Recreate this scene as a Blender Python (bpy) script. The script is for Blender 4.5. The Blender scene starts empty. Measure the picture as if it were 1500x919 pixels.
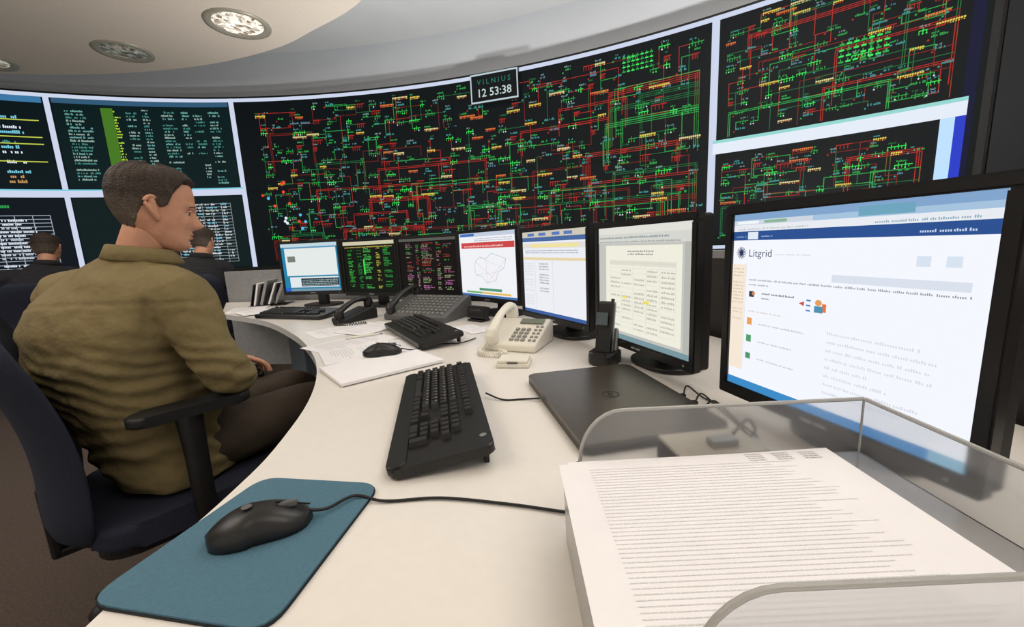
import bpy, bmesh, math, random
from mathutils import Vector, Matrix, noise
random.seed(7)
D=bpy.data; SC=bpy.context.scene
try: SC.view_settings.view_transform='Standard'
except Exception: pass
DZ=0.755   # desk top height

# ---------------------------------------------------------------- helpers
def lin(c):
    return tuple((x/12.92 if x<=.04045 else ((x+.055)/1.055)**2.4) for x in c)
def rgb(r,g,b): return lin((r/255,g/255,b/255))
def mat(name,col,rough=.5,metal=0,var=.08,nscale=30,bump=0,bscale=80,trans=0,emis=None,es=0,ior=1.45,alpha=1,spec=None,coat=0):
    m=D.materials.new(name); m.use_nodes=True; nt=m.node_tree; b=nt.nodes['Principled BSDF']
    b.inputs['Roughness'].default_value=rough; b.inputs['Metallic'].default_value=metal
    b.inputs['Transmission Weight'].default_value=trans; b.inputs['IOR'].default_value=ior
    b.inputs['Alpha'].default_value=alpha
    if coat: b.inputs['Coat Weight'].default_value=coat
    if spec is not None: b.inputs['Specular IOR Level'].default_value=spec
    if emis:
        b.inputs['Emission Color'].default_value=(*emis,1); b.inputs['Emission Strength'].default_value=es
    tc=nt.nodes.new('ShaderNodeTexCoord'); n=nt.nodes.new('ShaderNodeTexNoise')
    n.inputs['Scale'].default_value=nscale; n.inputs['Detail'].default_value=4
    r=nt.nodes.new('ShaderNodeValToRGB'); r.name='ramp'
    r.color_ramp.elements[0].position=.3; r.color_ramp.elements[1].position=.7
    r.color_ramp.elements[0].color=(*[x*(1-var) for x in col],1)
    r.color_ramp.elements[1].color=(*[min(1,x*(1+var)) for x in col],1)
    nt.links.new(tc.outputs['Object'],n.inputs['Vector']); nt.links.new(n.outputs['Fac'],r.inputs['Fac'])
    nt.links.new(r.outputs['Color'],b.inputs['Base Color'])
    if bump:
        n2=nt.nodes.new('ShaderNodeTexNoise'); n2.inputs['Scale'].default_value=bscale
        bp=nt.nodes.new('ShaderNodeBump'); bp.inputs['Strength'].default_value=bump; bp.inputs['Distance'].default_value=.01
        nt.links.new(tc.outputs['Object'],n2.inputs['Vector']); nt.links.new(n2.outputs['Fac'],bp.inputs['Height'])
        nt.links.new(bp.outputs['Normal'],b.inputs['Normal'])
    return m
def attr_mat(name,emissive=True,strength=1.0,sample=True):
    m=D.materials.new(name); m.use_nodes=True; nt=m.node_tree; b=nt.nodes['Principled BSDF']
    a=nt.nodes.new('ShaderNodeAttribute'); a.attribute_name='Col'
    if emissive:
        b.inputs['Base Color'].default_value=(.004,.004,.004,1); b.inputs['Roughness'].default_value=.45; b.inputs['Specular IOR Level'].default_value=.12
        nt.links.new(a.outputs['Color'],b.inputs['Emission Color']); b.inputs['Emission Strength'].default_value=strength
        if not sample:
            try: m.cycles.emission_sampling='NONE'
            except Exception: pass
    else:
        nt.links.new(a.outputs['Color'],b.inputs['Base Color']); b.inputs['Roughness'].default_value=.7
    return m
def empty(name,loc=(0,0,0),rz=0):
    e=D.objects.new(name,None); e.location=loc; e.rotation_euler=(0,0,rz); e.empty_display_size=.05
    SC.collection.objects.link(e); return e
def link(name,me,m=None,parent=None,smooth=False):
    if m is not None and len(me.materials)==0:
        for mm in (m if isinstance(m,(list,tuple)) else [m]): me.materials.append(mm)
    o=D.objects.new(name,me); SC.collection.objects.link(o)
    if parent: o.parent=parent
    if smooth:
        for p in me.polygons: p.use_smooth=True
    return o
def from_bm(name,bm,m=None,parent=None,smooth=False):
    bmesh.ops.recalc_face_normals(bm,faces=bm.faces)
    me=D.meshes.new(name); bm.to_mesh(me); bm.free(); return link(name,me,m,parent,smooth)
def add_box(bm,size,loc,rot=(0,0,0),taper=1.0):
    M=Matrix.Translation(loc)@Matrix.Rotation(rot[2],4,'Z')@Matrix.Rotation(rot[1],4,'Y')@Matrix.Rotation(rot[0],4,'X')
    vs=[]
    for z in (-.5,.5):
        t=taper if z>0 else 1
        for x,y in ((-.5,-.5),(.5,-.5),(.5,.5),(-.5,.5)):
            vs.append(bm.verts.new(M@Vector((x*size[0]*t,y*size[1]*t,z*size[2]))))
    for f in ((3,2,1,0),(4,5,6,7),(0,1,5,4),(1,2,6,5),(2,3,7,6),(3,0,4,7)): bm.faces.new([vs[i] for i in f])
    return vs
def box(name,size,loc,m,parent=None,bev=.003,rot=(0,0,0),taper=1.0,seg=2):
    bm=bmesh.new(); add_box(bm,size,(0,0,0),(0,0,0),taper)
    if bev: bmesh.ops.bevel(bm,geom=bm.edges[:],offset=bev,segments=seg,affect='EDGES',profile=.5)
    o=from_bm(name,bm,m,parent); o.location=loc; o.rotation_euler=rot; return o
def prism(name,pts,z0,z1,m,parent=None,bev=0,seg=2):
    bm=bmesh.new(); lo=[bm.verts.new((x,y,z0)) for x,y in pts]; hi=[bm.verts.new((x,y,z1)) for x,y in pts]
    bm.faces.new(lo[::-1]); bm.faces.new(hi); n=len(pts)
    for i in range(n): bm.faces.new((lo[i],lo[(i+1)%n],hi[(i+1)%n],hi[i]))
    if bev:
        es=[e for e in bm.edges if abs(e.verts[0].co.z-e.verts[1].co.z)<1e-6]
        bmesh.ops.bevel(bm,geom=es,offset=bev,segments=seg,affect='EDGES',profile=.5)
    return from_bm(name,bm,m,parent)
def profile_x(name,pts,x0,x1,m,parent=None,bev=0):
    """polygon in (y,z) extruded along x"""
    bm=bmesh.new(); lo=[bm.verts.new((x0,y,z)) for y,z in pts]; hi=[bm.verts.new((x1,y,z)) for y,z in pts]
    bm.faces.new(lo); bm.faces.new(hi[::-1]); n=len(pts)
    for i in range(n): bm.faces.new((lo[i],hi[i],hi[(i+1)%n],lo[(i+1)%n]))
    if bev: bmesh.ops.bevel(bm,geom=bm.edges[:],offset=bev,segments=3,affect='EDGES',profile=.5)
    return from_bm(name,bm,m,parent)
def rrect(w,h,r,n=6,cx=0,cy=0):
    out=[]
    for k,(sx,sy) in enumerate(((1,1),(-1,1),(-1,-1),(1,-1))):
        for i in range(n+1):
            a=math.pi/2*(k+i/n); out.append((cx+sx*(w/2-r)+r*math.cos(a),cy+sy*(h/2-r)+r*math.sin(a)))
    return out
def round_poly(P,r,n=6):
    out=[];N=len(P)
    for i in range(N):
        p=Vector(P[i]);a=(Vector(P[i-1])-p).normalized();b=(Vector(P[(i+1)%N])-p).normalized()
        for k in range(n+1):
            t=k/n; q=(p+a*r)*(1-t)**2+p*2*t*(1-t)+(p+b*r)*t*t; out.append((q.x,q.y))
    return out
def catmull(P,n=8):
    P=[Vector(p) for p in P]; out=[]
    for i in range(len(P)-1):
        p0=P[max(0,i-1)];p1=P[i];p2=P[i+1];p3=P[min(len(P)-1,i+2)]
        for k in range(n):
            t=k/n; out.append(.5*((2*p1)+(p2-p0)*t+(2*p0-5*p1+4*p2-p3)*t*t+(3*p1-p0-3*p2+p3)*t**3))
    out.append(P[-1]); return out
def cable(name,pts,r,m,parent=None,sm=8):
    cu=D.curves.new(name,'CURVE'); cu.dimensions='3D'; cu.bevel_depth=r; cu.bevel_resolution=3
    P=catmull(pts,sm) if sm else [Vector(p) for p in pts]
    s=cu.splines.new('POLY'); s.points.add(len(P)-1)
    for i,p in enumerate(P): s.points[i].co=(*p,1)
    cu.materials.append(m); o=D.objects.new(name,cu); SC.collection.objects.link(o)
    if parent:o.parent=parent
    return o
def cyl(name,r,z0,z1,m,parent=None,loc=(0,0),r2=None,seg=32,bev=0,sx=1,sy=1):
    bm=bmesh.new(); r2=r if r2 is None else r2
    lo=[];hi=[]
    for i in range(seg):
        a=2*math.pi*i/seg
        lo.append(bm.verts.new((loc[0]+r*sx*math.cos(a),loc[1]+r*sy*math.sin(a),z0)));hi.append(bm.verts.new((loc[0]+r2*sx*math.cos(a),loc[1]+r2*sy*math.sin(a),z1)))
    bm.faces.new(lo[::-1]);bm.faces.new(hi)
    for i in range(seg): bm.faces.new((lo[i],lo[(i+1)%seg],hi[(i+1)%seg],hi[i]))
    if bev:
        es=[e for e in bm.edges if abs(e.verts[0].co.z-e.verts[1].co.z)<1e-6]
        bmesh.ops.bevel(bm,geom=es,offset=bev,segments=2,affect='EDGES')
    return from_bm(name,bm,m,parent)
def tube(bm,pts,rad,seg=20,flat=1.0,up=Vector((0,0,1)),sub=4):
    P=catmull([(*p,) for p in pts],sub); n=len(P)
    Rr=[]
    for i in range(len(rad)-1):
        for k in range(sub): 
            t=k/sub; t=t*t*(3-2*t)*.5+t*.5; Rr.append(rad[i]*(1-t)+rad[i+1]*t)
    Rr.append(rad[-1]); rings=[]
    def ring(c,tan,r):
        s=tan.cross(up)
        if s.length<.05: s=tan.cross(Vector((1,0,0)))
        s.normalize(); u=s.cross(tan).normalized()
        return [bm.verts.new(c+s*(r*math.cos(2*math.pi*k/seg))+u*(r*flat*math.sin(2*math.pi*k/seg))) for k in range(seg)]
    for i in range(n):
        tan=(P[min(n-1,i+1)]-P[max(0,i-1)]).normalized()
        if i==0:
            for q in (80,55,28): 
                a=math.radians(q); rings.append(ring(P[0]-tan*Rr[0]*math.sin(a),tan,Rr[0]*math.cos(a)))
        rings.append(ring(P[i],tan,Rr[i]))
        if i==n-1:
            for q in (28,55,80):
                a=math.radians(q); rings.append(ring(P[i]+tan*Rr[i]*math.sin(a),tan,Rr[i]*math.cos(a)))
    for a,b in zip(rings,rings[1:]):
        for k in range(seg): bm.faces.new((a[k],a[(k+1)%seg],b[(k+1)%seg],b[k]))
    bm.faces.new(rings[0]); bm.faces.new(rings[-1])
def loft(bm,rings):
    """rings: (center, hw, hd, az) ellipse rings, az measured clockwise from +Y"""
    R=[];seg=36
    for c,hw,hd,az in rings:
        f=Vector((math.sin(az),math.cos(az),0)); s=Vector((math.cos(az),-math.sin(az),0)); vs=[]
        for k in range(seg):
            a=2*math.pi*k/seg; ca,sa=math.cos(a),math.sin(a)
            ca=math.copysign(abs(ca)**.85,ca); sa=math.copysign(abs(sa)**.85,sa)
            vs.append(bm.verts.new(Vector(c)+s*hw*ca+f*hd*sa))
        R.append(vs)
    for a,b in zip(R,R[1:]):
        for k in range(seg): bm.faces.new((a[k],a[(k+1)%seg],b[(k+1)%seg],b[k]))
    bm.faces.new(R[0]); bm.faces.new(R[-1])
def remesh(name,bm,voxel,m,parent,smooth_it=6,disp=None):
    bmesh.ops.recalc_face_normals(bm,faces=bm.faces)
    me=D.meshes.new(name+'_src'); bm.to_mesh(me); bm.free()
    o=D.objects.new(name+'_src',me); SC.collection.objects.link(o)
    md=o.modifiers.new('r','REMESH'); md.mode='VOXEL'; md.voxel_size=voxel
    s=o.modifiers.new('s','SMOOTH'); s.iterations=smooth_it; s.factor=.6
    dg=bpy.context.evaluated_depsgraph_get(); dg.update()
    me2=D.meshes.new_from_object(o.evaluated_get(dg)); me2.name=name
    D.objects.remove(o)
    if disp:
        ns=[v.normal.copy() for v in me2.vertices]
        for v,nn in zip(me2.vertices,ns): v.co+=nn*disp(v.co)
    me2.materials.clear()
    return link(name,me2,m,parent,True)

class Canvas:
    def __init__(s,mapf,maxw=10): s.f=mapf;s.v=[];s.p=[];s.c=[];s.maxw=maxw
    def poly(s,pts,col,layer=1):
        i=len(s.v)
        for u,v in pts: s.v.append(s.f(u,v,layer))
        s.p.append(list(range(i,i+len(pts)))); s.c.append(col)
    def rect(s,u0,v0,u1,v1,col,layer=1):
        if u1<u0:u0,u1=u1,u0
        if v1<v0:v0,v1=v1,v0
        n=max(1,int(math.ceil((u1-u0)/s.maxw)))
        for i in range(n):
            a=u0+(u1-u0)*i/n;b=u0+(u1-u0)*(i+1)/n
            s.poly([(a,v0),(b,v0),(b,v1),(a,v1)],col,layer)
    def line(s,u0,v0,u1,v1,w,col,layer=1):
        if abs(v0-v1)<1e-9: s.rect(min(u0,u1)-w/2,v0-w/2,max(u0,u1)+w/2,v0+w/2,col,layer)
        elif abs(u0-u1)<1e-9: s.rect(u0-w/2,min(v0,v1),u0+w/2,max(v0,v1),col,layer)
        else:
            d=Vector((u1-u0,v1-v0)).normalized();n=Vector((-d.y,d.x))*w/2
            s.poly([(u0-n.x,v0-n.y),(u1-n.x,v1-n.y),(u1+n.x,v1+n.y),(u0+n.x,v0+n.y)],col,layer)
    def disc(s,u,v,r,col,layer=1,n=10):
        s.poly([(u+r*math.cos(6.283*k/n),v+r*math.sin(6.283*k/n)) for k in range(n)],col,layer)
    def bar(s,u,v,w,h,col,layer=1,rnd=random):
        x=u
        while x<u+w:
            L=min(h*rnd.uniform(1.5,5),u+w-x); s.rect(x,v,x+L,v+h*.6,col,layer); x+=L+h*.5
    def glyphs(s,u,v,w,h,col,layer=1,rnd=random):
        """word made of small strokes"""
        x=u
        while x<u+w:
            k=rnd.random(); g=h*.5
            if k<.75: s.rect(x,v,x+g*.75,v+h*rnd.choice((.7,.7,1)),col,layer)
            x+=g
    def text(s,body,u,v,size,col,layer=2,align='LEFT',bold=0):
        cu=D.curves.new('t','FONT'); cu.body=body; cu.size=size; cu.align_x=align; cu.resolution_u=2; cu.offset=bold
        o=D.objects.new('t',cu); SC.collection.objects.link(o)
        dg=bpy.context.evaluated_depsgraph_get(); me=D.meshes.new_from_object(o.evaluated_get(dg))
        i=len(s.v)
        for q in me.vertices: s.v.append(s.f(u+q.co.x,v+q.co.y,layer))
        for p in me.polygons: s.p.append([i+k for k in p.vertices]); s.c.append(col)
        D.objects.remove(o); D.meshes.remove(me)
    def build(s,name,m,parent=None):
        me=D.meshes.new(name); me.from_pydata([tuple(v) for v in s.v],[],s.p)
        a=me.color_attributes.new('Col','FLOAT_COLOR','CORNER'); buf=[]
        for p,c in zip(me.polygons,s.c): buf.extend((*c,1)*p.loop_total)
        a.data.foreach_set('color',buf); me.update()
        return link(name,me,m,parent)

# ---------------------------------------------------------------- materials
M_blk=mat('black_plastic',rgb(30,29,29),.36)
M_blk2=mat('black_matte_plastic',rgb(22,22,22),.55,bump=.1,bscale=300)
M_key=mat('key_plastic',rgb(42,41,40),.4)
M_gry=mat('grey_plastic',rgb(92,92,92),.45)
M_silver=mat('silver_plastic',rgb(150,150,148),.35,metal=.5)
M_desk=mat('desk_laminate',rgb(228,223,216),.28,var=.015,nscale=60)
M_edge=mat('desk_edging',rgb(205,204,202),.5,var=.03)
M_leg=mat('desk_leg_metal',rgb(105,115,125),.4,metal=.3)
M_part=mat('partition_dark',rgb(52,50,50),.7)
M_partg=mat('partition_grey',rgb(150,150,150),.6)
M_floor=mat('carpet',rgb(80,68,60),.95,var=.25,nscale=120,bump=.6,bscale=400)
M_wall=mat('wall_paint',rgb(216,218,221),.8,var=.02,nscale=3)
M_dark=mat('wall_dark',rgb(22,22,26),.7)
M_ceil=mat('ceiling_paint',rgb(230,230,230),.85,var=.02,nscale=3)
M_soff=mat('soffit_plaster',rgb(222,208,192),.85,var=.03,nscale=40,bump=.1,bscale=300)
M_paper=mat('paper',rgb(238,236,238),.75,var=.015)
M_pad=mat('mousepad_fabric',rgb(74,110,128),.85,var=.08,nscale=200,bump=.15,bscale=900)
M_pade=mat('mousepad_rubber',rgb(24,30,34),.8)
M_lap=mat('laptop_lid',rgb(82,75,66),.30,metal=.6,var=.06,nscale=60)
M_cream=mat('cream_plastic',rgb(228,223,210),.42,var=.02)
M_beige=mat('beige_plastic',rgb(172,164,148),.4,metal=.2)
M_shirt=mat('shirt_cotton',rgb(118,104,69),.88,var=.06,nscale=40,bump=.3,bscale=60)
M_shirt2=mat('dark_shirt',rgb(28,28,32),.85)
M_trous=mat('trouser_fabric',rgb(60,50,40),.9,var=.12,nscale=14,bump=.2,bscale=80)
M_skin=mat('skin',rgb(198,144,116),.5,var=.09,nscale=30,bump=.12,bscale=220)
M_hair=mat('hair',rgb(50,36,26),.55,var=.5,nscale=110,bump=.6,bscale=260)
nt=M_hair.node_tree; b_=nt.nodes['Principled BSDF']; ramp=nt.nodes['ramp']
tc_=nt.nodes.new('ShaderNodeTexCoord'); sp=nt.nodes.new('ShaderNodeSeparateXYZ'); mr=nt.nodes.new('ShaderNodeMapRange'); mx=nt.nodes.new('ShaderNodeMix'); mx.data_type='RGBA'
mr.inputs['From Min'].default_value=.035; mr.inputs['From Max'].default_value=-.02; mr.inputs['To Max'].default_value=.5
nt.links.new(tc_.outputs['Object'],sp.inputs[0]); nt.links.new(sp.outputs['Z'],mr.inputs['Value']); nt.links.new(mr.outputs[0],mx.inputs['Factor'])
nt.links.new(ramp.outputs['Color'],mx.inputs[6]); mx.inputs[7].default_value=(*rgb(128,114,100),1); nt.links.new(mx.outputs[2],b_.inputs['Base Color'])
M_brow=mat('eyebrow_hair',rgb(70,54,42),.7)
M_shoe=mat('shoe_leather',rgb(20,18,17),.35)
M_chair=mat('chair_fabric',rgb(32,36,52),.9,var=.15,nscale=150,bump=.2,bscale=500)
M_cable=mat('cable_rubber',rgb(22,22,22),.5)
M_white=mat('eye_white',rgb(215,208,200),.5,var=.01)
M_iris=mat('iris',rgb(50,40,30),.3,var=.01)
M_acr=mat('clear_acrylic',(.84,.85,.87),.10,var=.005,trans=.90,ior=1.42)
M_acre=mat('acrylic_edge',(.66,.65,.62),.25,var=.005,trans=.5,ior=1.45)
M_scr=attr_mat('screen_display',True,1.0)
M_wallscr=attr_mat('video_wall_graphics',True,1.0,sample=True)
M_print=attr_mat('printed_ink',False)
M_chrome=mat('chrome',rgb(200,200,200),.15,metal=1,var=.02)

# ---------------------------------------------------------------- video wall geometry
def wp(s,z,off=0):
    if s>=0: a=s/8.1;c=(-2.6,-2.88);R=8.1
    else: a=s/6.2;c=(-2.6,-.98);R=6.2
    return Vector((c[0]+(R-off)*math.sin(a),c[1]+(R-off)*math.cos(a),z))
S0,S1=-5.2,8.0
def curved(name,prof,m,parent=None,s0=S0,s1=S1,step=.15,closed=False,smooth=True):
    bm=bmesh.new(); n=int((s1-s0)/step); rows=[]
    for i in range(n+1):
        s=s0+(s1-s0)*i/n; rows.append([bm.verts.new(wp(s,z,o)) for o,z in prof])
    m_=len(prof)
    for a,b in zip(rows,rows[1:]):
        for k in range(m_ if closed else m_-1): bm.faces.new((a[k],b[k],b[(k+1)%m_],a[(k+1)%m_]))
    if closed: bm.faces.new(rows[0]); bm.faces.new(rows[-1])
    return from_bm(name,bm,m,parent)
CZ=3.3
prof=[(-.1,0),(-.1,2.95)]+[(-.1+.35*(1-math.cos(t*math.pi/16)),2.95+.35*math.sin(t*math.pi/16)) for t in range(1,9)]
w=curved('wall_front',prof,M_wall)
for p in w.data.polygons:p.use_smooth=True
prism('ceiling',[(-8,-4),(5.2,-4),(5.2,6),(-8,6)],CZ,CZ+.1,M_ceil)
prism('floor',[(-8,-4),(5.2,-4),(5.2,6),(-8,6)],-.1,0,M_floor)
prism('wall_left',[(-8,-4),(-7.9,-4),(-7.9,6),(-8,6)],0,CZ,M_wall)
prism('wall_right',[(5.1,-4),(5.2,-4),(5.2,6),(5.1,6)],0,CZ,M_wall)
curved('wall_side_dark_panel',[(.0,0),(.12,0),(.12,3.2),(.0,3.2)],M_dark,None,6.42,8.0,closed=True)

VW=empty('video_wall')
curved('housing',[(-.08,.93),(.095,.93),(.095,2.92),(-.08,2.92)],M_blk2,VW,-5.0,6.4,closed=True)
curved('plinth',[(-.08,0),(.05,0),(.05,.93),(-.08,.93)],M_dark,VW,-5.0,6.4,closed=True)
C=Canvas(lambda u,v,l: wp(u,v,.097+.0012*l),.2)
BG=rgb(9,15,18)
C.rect(-5.0,.97,6.36,2.9,BG,0)
LAV=rgb(205,214,236); CY=rgb(120,205,226); WH=rgb(228,236,248)
RED=rgb(176,42,34); RED2=rgb(126,34,28); GRN=rgb(46,164,74); GRN2=rgb(28,108,58); TEAL=rgb(66,150,150); YEL=rgb(232,206,84); ORG=rgb(228,122,62); BGR=rgb(58,235,92)
x=-5.0
while x<6.36:
    L=random.uniform(.5,1.4); L=min(L,6.36-x)
    C.rect(x,2.862,x+L,2.9,random.choice([LAV,LAV,rgb(120,180,215),WH,LAV]),1); x+=L
for s,w_ in ((-.54,.055),(-2.32,.05),(4.75,.06)): C.rect(s-w_/2,.97,s+w_/2,2.9,LAV,3)
C.rect(-5.0,1.83,-.54,1.90,LAV,3); C.rect(-5.0,1.90,-.54,1.915,CY,3)
C.rect(4.75,1.79,6.3,1.88,WH,3); C.rect(4.75,1.88,6.3,1.905,rgb(150,215,210),3)
C.rect(6.18,.97,6.25,1.80,rgb(190,225,255),3); C.rect(6.27,.97,6.33,2.9,rgb(12,16,50),1); C.rect(6.25,1.1,6.30,1.80,rgb(40,60,200),3)
C.rect(4.78,.97,6.2,1.0,LAV,3)
for s in (.78,2.1,3.43): C.rect(s-.004,.97,s+.004,2.86,rgb(2,3,5),4)
C.rect(-.5,1.86,4.72,1.866,rgb(2,3,5),4)
rnd=random.Random(3)
def schematic(u0,u1,v0,v1,k=1.0,dens=1.0,lw=.006):
    A=(u1-u0)*(v1-v0); nodes=[]
    for i in range(int(A*34*dens)):
        for t in range(25):
            u=rnd.uniform(u0+.02,u1-.10);v=rnd.uniform(v0+.04,v1-.05)
            if all(abs(u-a)>.12*k or abs(v-b)>.065*k for a,b in nodes): nodes.append((u,v));break
    for i in range(int(A*27*dens)):
        a=rnd.choice(nodes);c=sorted(nodes,key=lambda q:abs(q[0]-a[0])+abs(q[1]-a[1]))[rnd.randint(1,min(12,len(nodes)-1))]
        col=rnd.choice([RED,RED,RED2,RED2,GRN,GRN,GRN2,GRN2])
        if rnd.random()<.5: C.line(a[0],a[1],c[0],a[1],lw,col,1);C.line(c[0],a[1],c[0],c[1],lw,col,1)
        else: C.line(a[0],a[1],a[0],c[1],lw,col,1);C.line(a[0],c[1],c[0],c[1],lw,col,1)
    for i in range(int(A*3*dens)+2):
        v=rnd.uniform(v0+.1,v1-.1);a=rnd.uniform(u0,u1-.3);L=rnd.uniform(.4,1.4);b=min(u1-.05,a+L);col=rnd.choice([RED,GRN,RED2,RED,GRN2])
        for dv in (0,.02*k,.04*k)[:rnd.randint(1,3)]:
            C.line(a,v+dv,b,v+dv,lw,col,1); C.line(b-dv,v+dv,b-dv,max(v0,v-rnd.uniform(.1,.4)),lw,col,1); C.line(a+dv,v+dv,a+dv,max(v0,v-rnd.uniform(.1,.5)),lw,col,1)
    for (u,v) in nodes:
        t=rnd.random(); w_=rnd.uniform(.05,.17)*k
        if t<.17:
            c1=rnd.choice([YEL,ORG,YEL,rgb(230,218,150)]); n=int(rnd.uniform(.1,.24)/.02)
            for j in range(n): C.rect(u+j*.02*k,v,u+j*.02*k+.015*k,v+.018*k,c1,2); C.rect(u+j*.02*k,v-.016*k,u+j*.02*k+.011*k,v-.006*k,rnd.choice([RED,c1]),2)
        elif t<.50:
            c1=rnd.choice([BGR,GRN,GRN]); n=max(1,int(w_/.03/k))
            C.line(u,v,u+w_,v,.008*k,c1,2)
            for j in range(n+1):
                C.line(u+j*.03*k,v-.028*k,u+j*.03*k,v+.026*k*(j%2),.006*k,c1,2)
                if rnd.random()<.5: C.disc(u+j*.03*k,v-.032*k,.008*k,rnd.choice([BGR,RED,WH,GRN]),2,8)
        elif t<.86:
            C.glyphs(u,v,w_*.8,.026*k,rnd.choice([TEAL,TEAL,GRN,rgb(90,130,150)]),2,rnd); 
            C.disc(u-.02*k,v-.02*k,.010*k,rnd.choice([GRN,RED,TEAL]),2,8)
        else:
            C.line(u,v,u+w_,v,.010*k,RED,2)
            for j in range(4): C.line(u+j*w_/4,v,u+j*w_/4,v-.05*k,.006*k,RED,2)
        if rnd.random()<.8: C.glyphs(u,v+.035*k,rnd.uniform(.04,.10)*k,.020*k,rnd.choice([TEAL,rgb(120,150,150),GRN2,GRN]),2,rnd)
schematic(-.33,4.68,1.03,2.84,.84,1.45,.0055)
for i in range(14): C.disc(-.33+rnd.uniform(0,.5),1.25+rnd.uniform(0,.75),.018,rnd.choice([rgb(240,50,40),rgb(240,70,50),WH,rgb(90,190,240)]),3)
schematic(4.80,6.26,1.92,2.86,.62,2.5,.005)
schematic(4.80,6.16,1.02,1.78,.62,2.5,.005)
for gu,gv in ((4.9,1.12),(2.05,1.08),(5.6,2.3),(3.95,2.64)):
    for j in range(4):
        for q in range(7): C.rect(gu+q*.042,gv+j*.04,gu+q*.042+.03,gv+j*.04+.012,BGR if (q+j)%3 else GRN,2); C.rect(gu+q*.042+.01,gv+j*.04,gu+q*.042+.016,gv+j*.04+.028,GRN,2)
def table(u0,u1,v0,v1,cols,rowh,cs,fill=.8):
    v=v1
    while v>v0:
        for a,b in cols:
            if rnd.random()<fill: C.glyphs(u0+a*(u1-u0),v,(b-a)*(u1-u0)*rnd.uniform(.6,1),rowh*.62,rnd.choice(cs),2,rnd)
        v-=rowh
TX=[rgb(110,170,165),rgb(150,180,170),rgb(70,140,130)]
C.rect(-2.28,1.92,-.58,2.86,rgb(8,28,30),1); C.rect(-2.28,2.81,-.58,2.86,rgb(50,90,120),2)
table(-2.22,-.66,2.0,2.76,[(.02,.16),(.37,.44),(.47,.52)],.034,TX)
table(-2.22,-.66,2.0,2.74,[(.27,.33)],.03,[rgb(190,230,60)])
C.rect(-2.02+.15,1.93,-2.02+.26,2.78,rgb(70,120,35),2)
table(-1.30,-.62,2.25,2.74,[(.0,.22),(.30,.42),(.48,.66),(.72,.9)],.034,TX)
table(-1.30,-.62,1.95,2.2,[(.0,.22),(.55,.66),(.72,.9)],.034,TX,.6)
C.rect(-2.28,.98,-.58,1.82,rgb(12,28,30),1)
for r_ in range(20): C.line(-1.35,1.05+r_*.036,-.72,1.05+r_*.036,.005,rgb(150,160,165),2)
for c_ in range(7): C.line(-1.35+c_*.105,1.05,-1.35+c_*.105,1.74,.005,rgb(150,160,165),2)
table(-1.33,-.74,1.06,1.72,[(.02,.3),(.36,.5),(.55,.8),(.85,.97)],.036,[WH,CY,rgb(200,210,200)])
C.rect(-4.98,1.92,-2.36,2.86,rgb(8,22,26),1); C.rect(-4.98,2.8,-2.36,2.86,rgb(60,120,165),2)
for v in (2.62,2.45,2.38,2.2): C.line(-4.6,v,-2.42,v,.010,rgb(200,210,80),2)
table(-4.6,-2.5,1.98,2.78,[(.3,.36),(.42,.5),(.58,.66),(.72,.8),(.88,.97)],.050,[rgb(210,205,110),WH,rgb(200,150,90),CY,TEAL],.7)
C.rect(-4.98,.98,-2.36,1.82,rgb(10,20,28),1); C.glyphs(-3.7,1.72,.9,.04,GRN,2)
for r_ in range(15): C.line(-4.5,1.08+r_*.04,-2.5,1.08+r_*.04,.006,rgb(170,180,195),2)
for c_ in range(15): C.line(-4.5+c_*.143,1.08,-4.5+c_*.143,1.64,.006,rgb(170,180,195),2)
table(-4.48,-2.52,1.09,1.62,[(.02,.2),(.25,.33),(.38,.6),(.66,.72),(.78,.95)],.04,[WH,rgb(200,210,220)])
C.build('display_graphics',M_wallscr,VW)
CK=empty('digital_wall_clock')
CK.location=wp(2.62,2.74,.14); CK.rotation_euler=(0,0,-2.62/8.1)
box('case',(.54,.05,.30),(0,0,0),M_blk,CK,.006)
cc=Canvas(lambda u,v,l: Vector((u,-.0255-.0008*l,v)))
cc.rect(-.26,-.14,.26,.14,rgb(14,17,19),0)
for a in ((-.265,.128,.265,.144),(-.265,-.144,.265,-.128),(-.265,-.144,-.252,.144),(.252,-.144,.265,.144)): cc.rect(*a,rgb(190,208,216),1)
cc.text('V I L N I U S',0,.035,.072,rgb(32,118,98),2,'CENTER',.0005); cc.text('12 53:38',0,-.085,.112,rgb(195,212,212),2,'CENTER',.001)
cc.build('clock_face',M_scr,CK)

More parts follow.
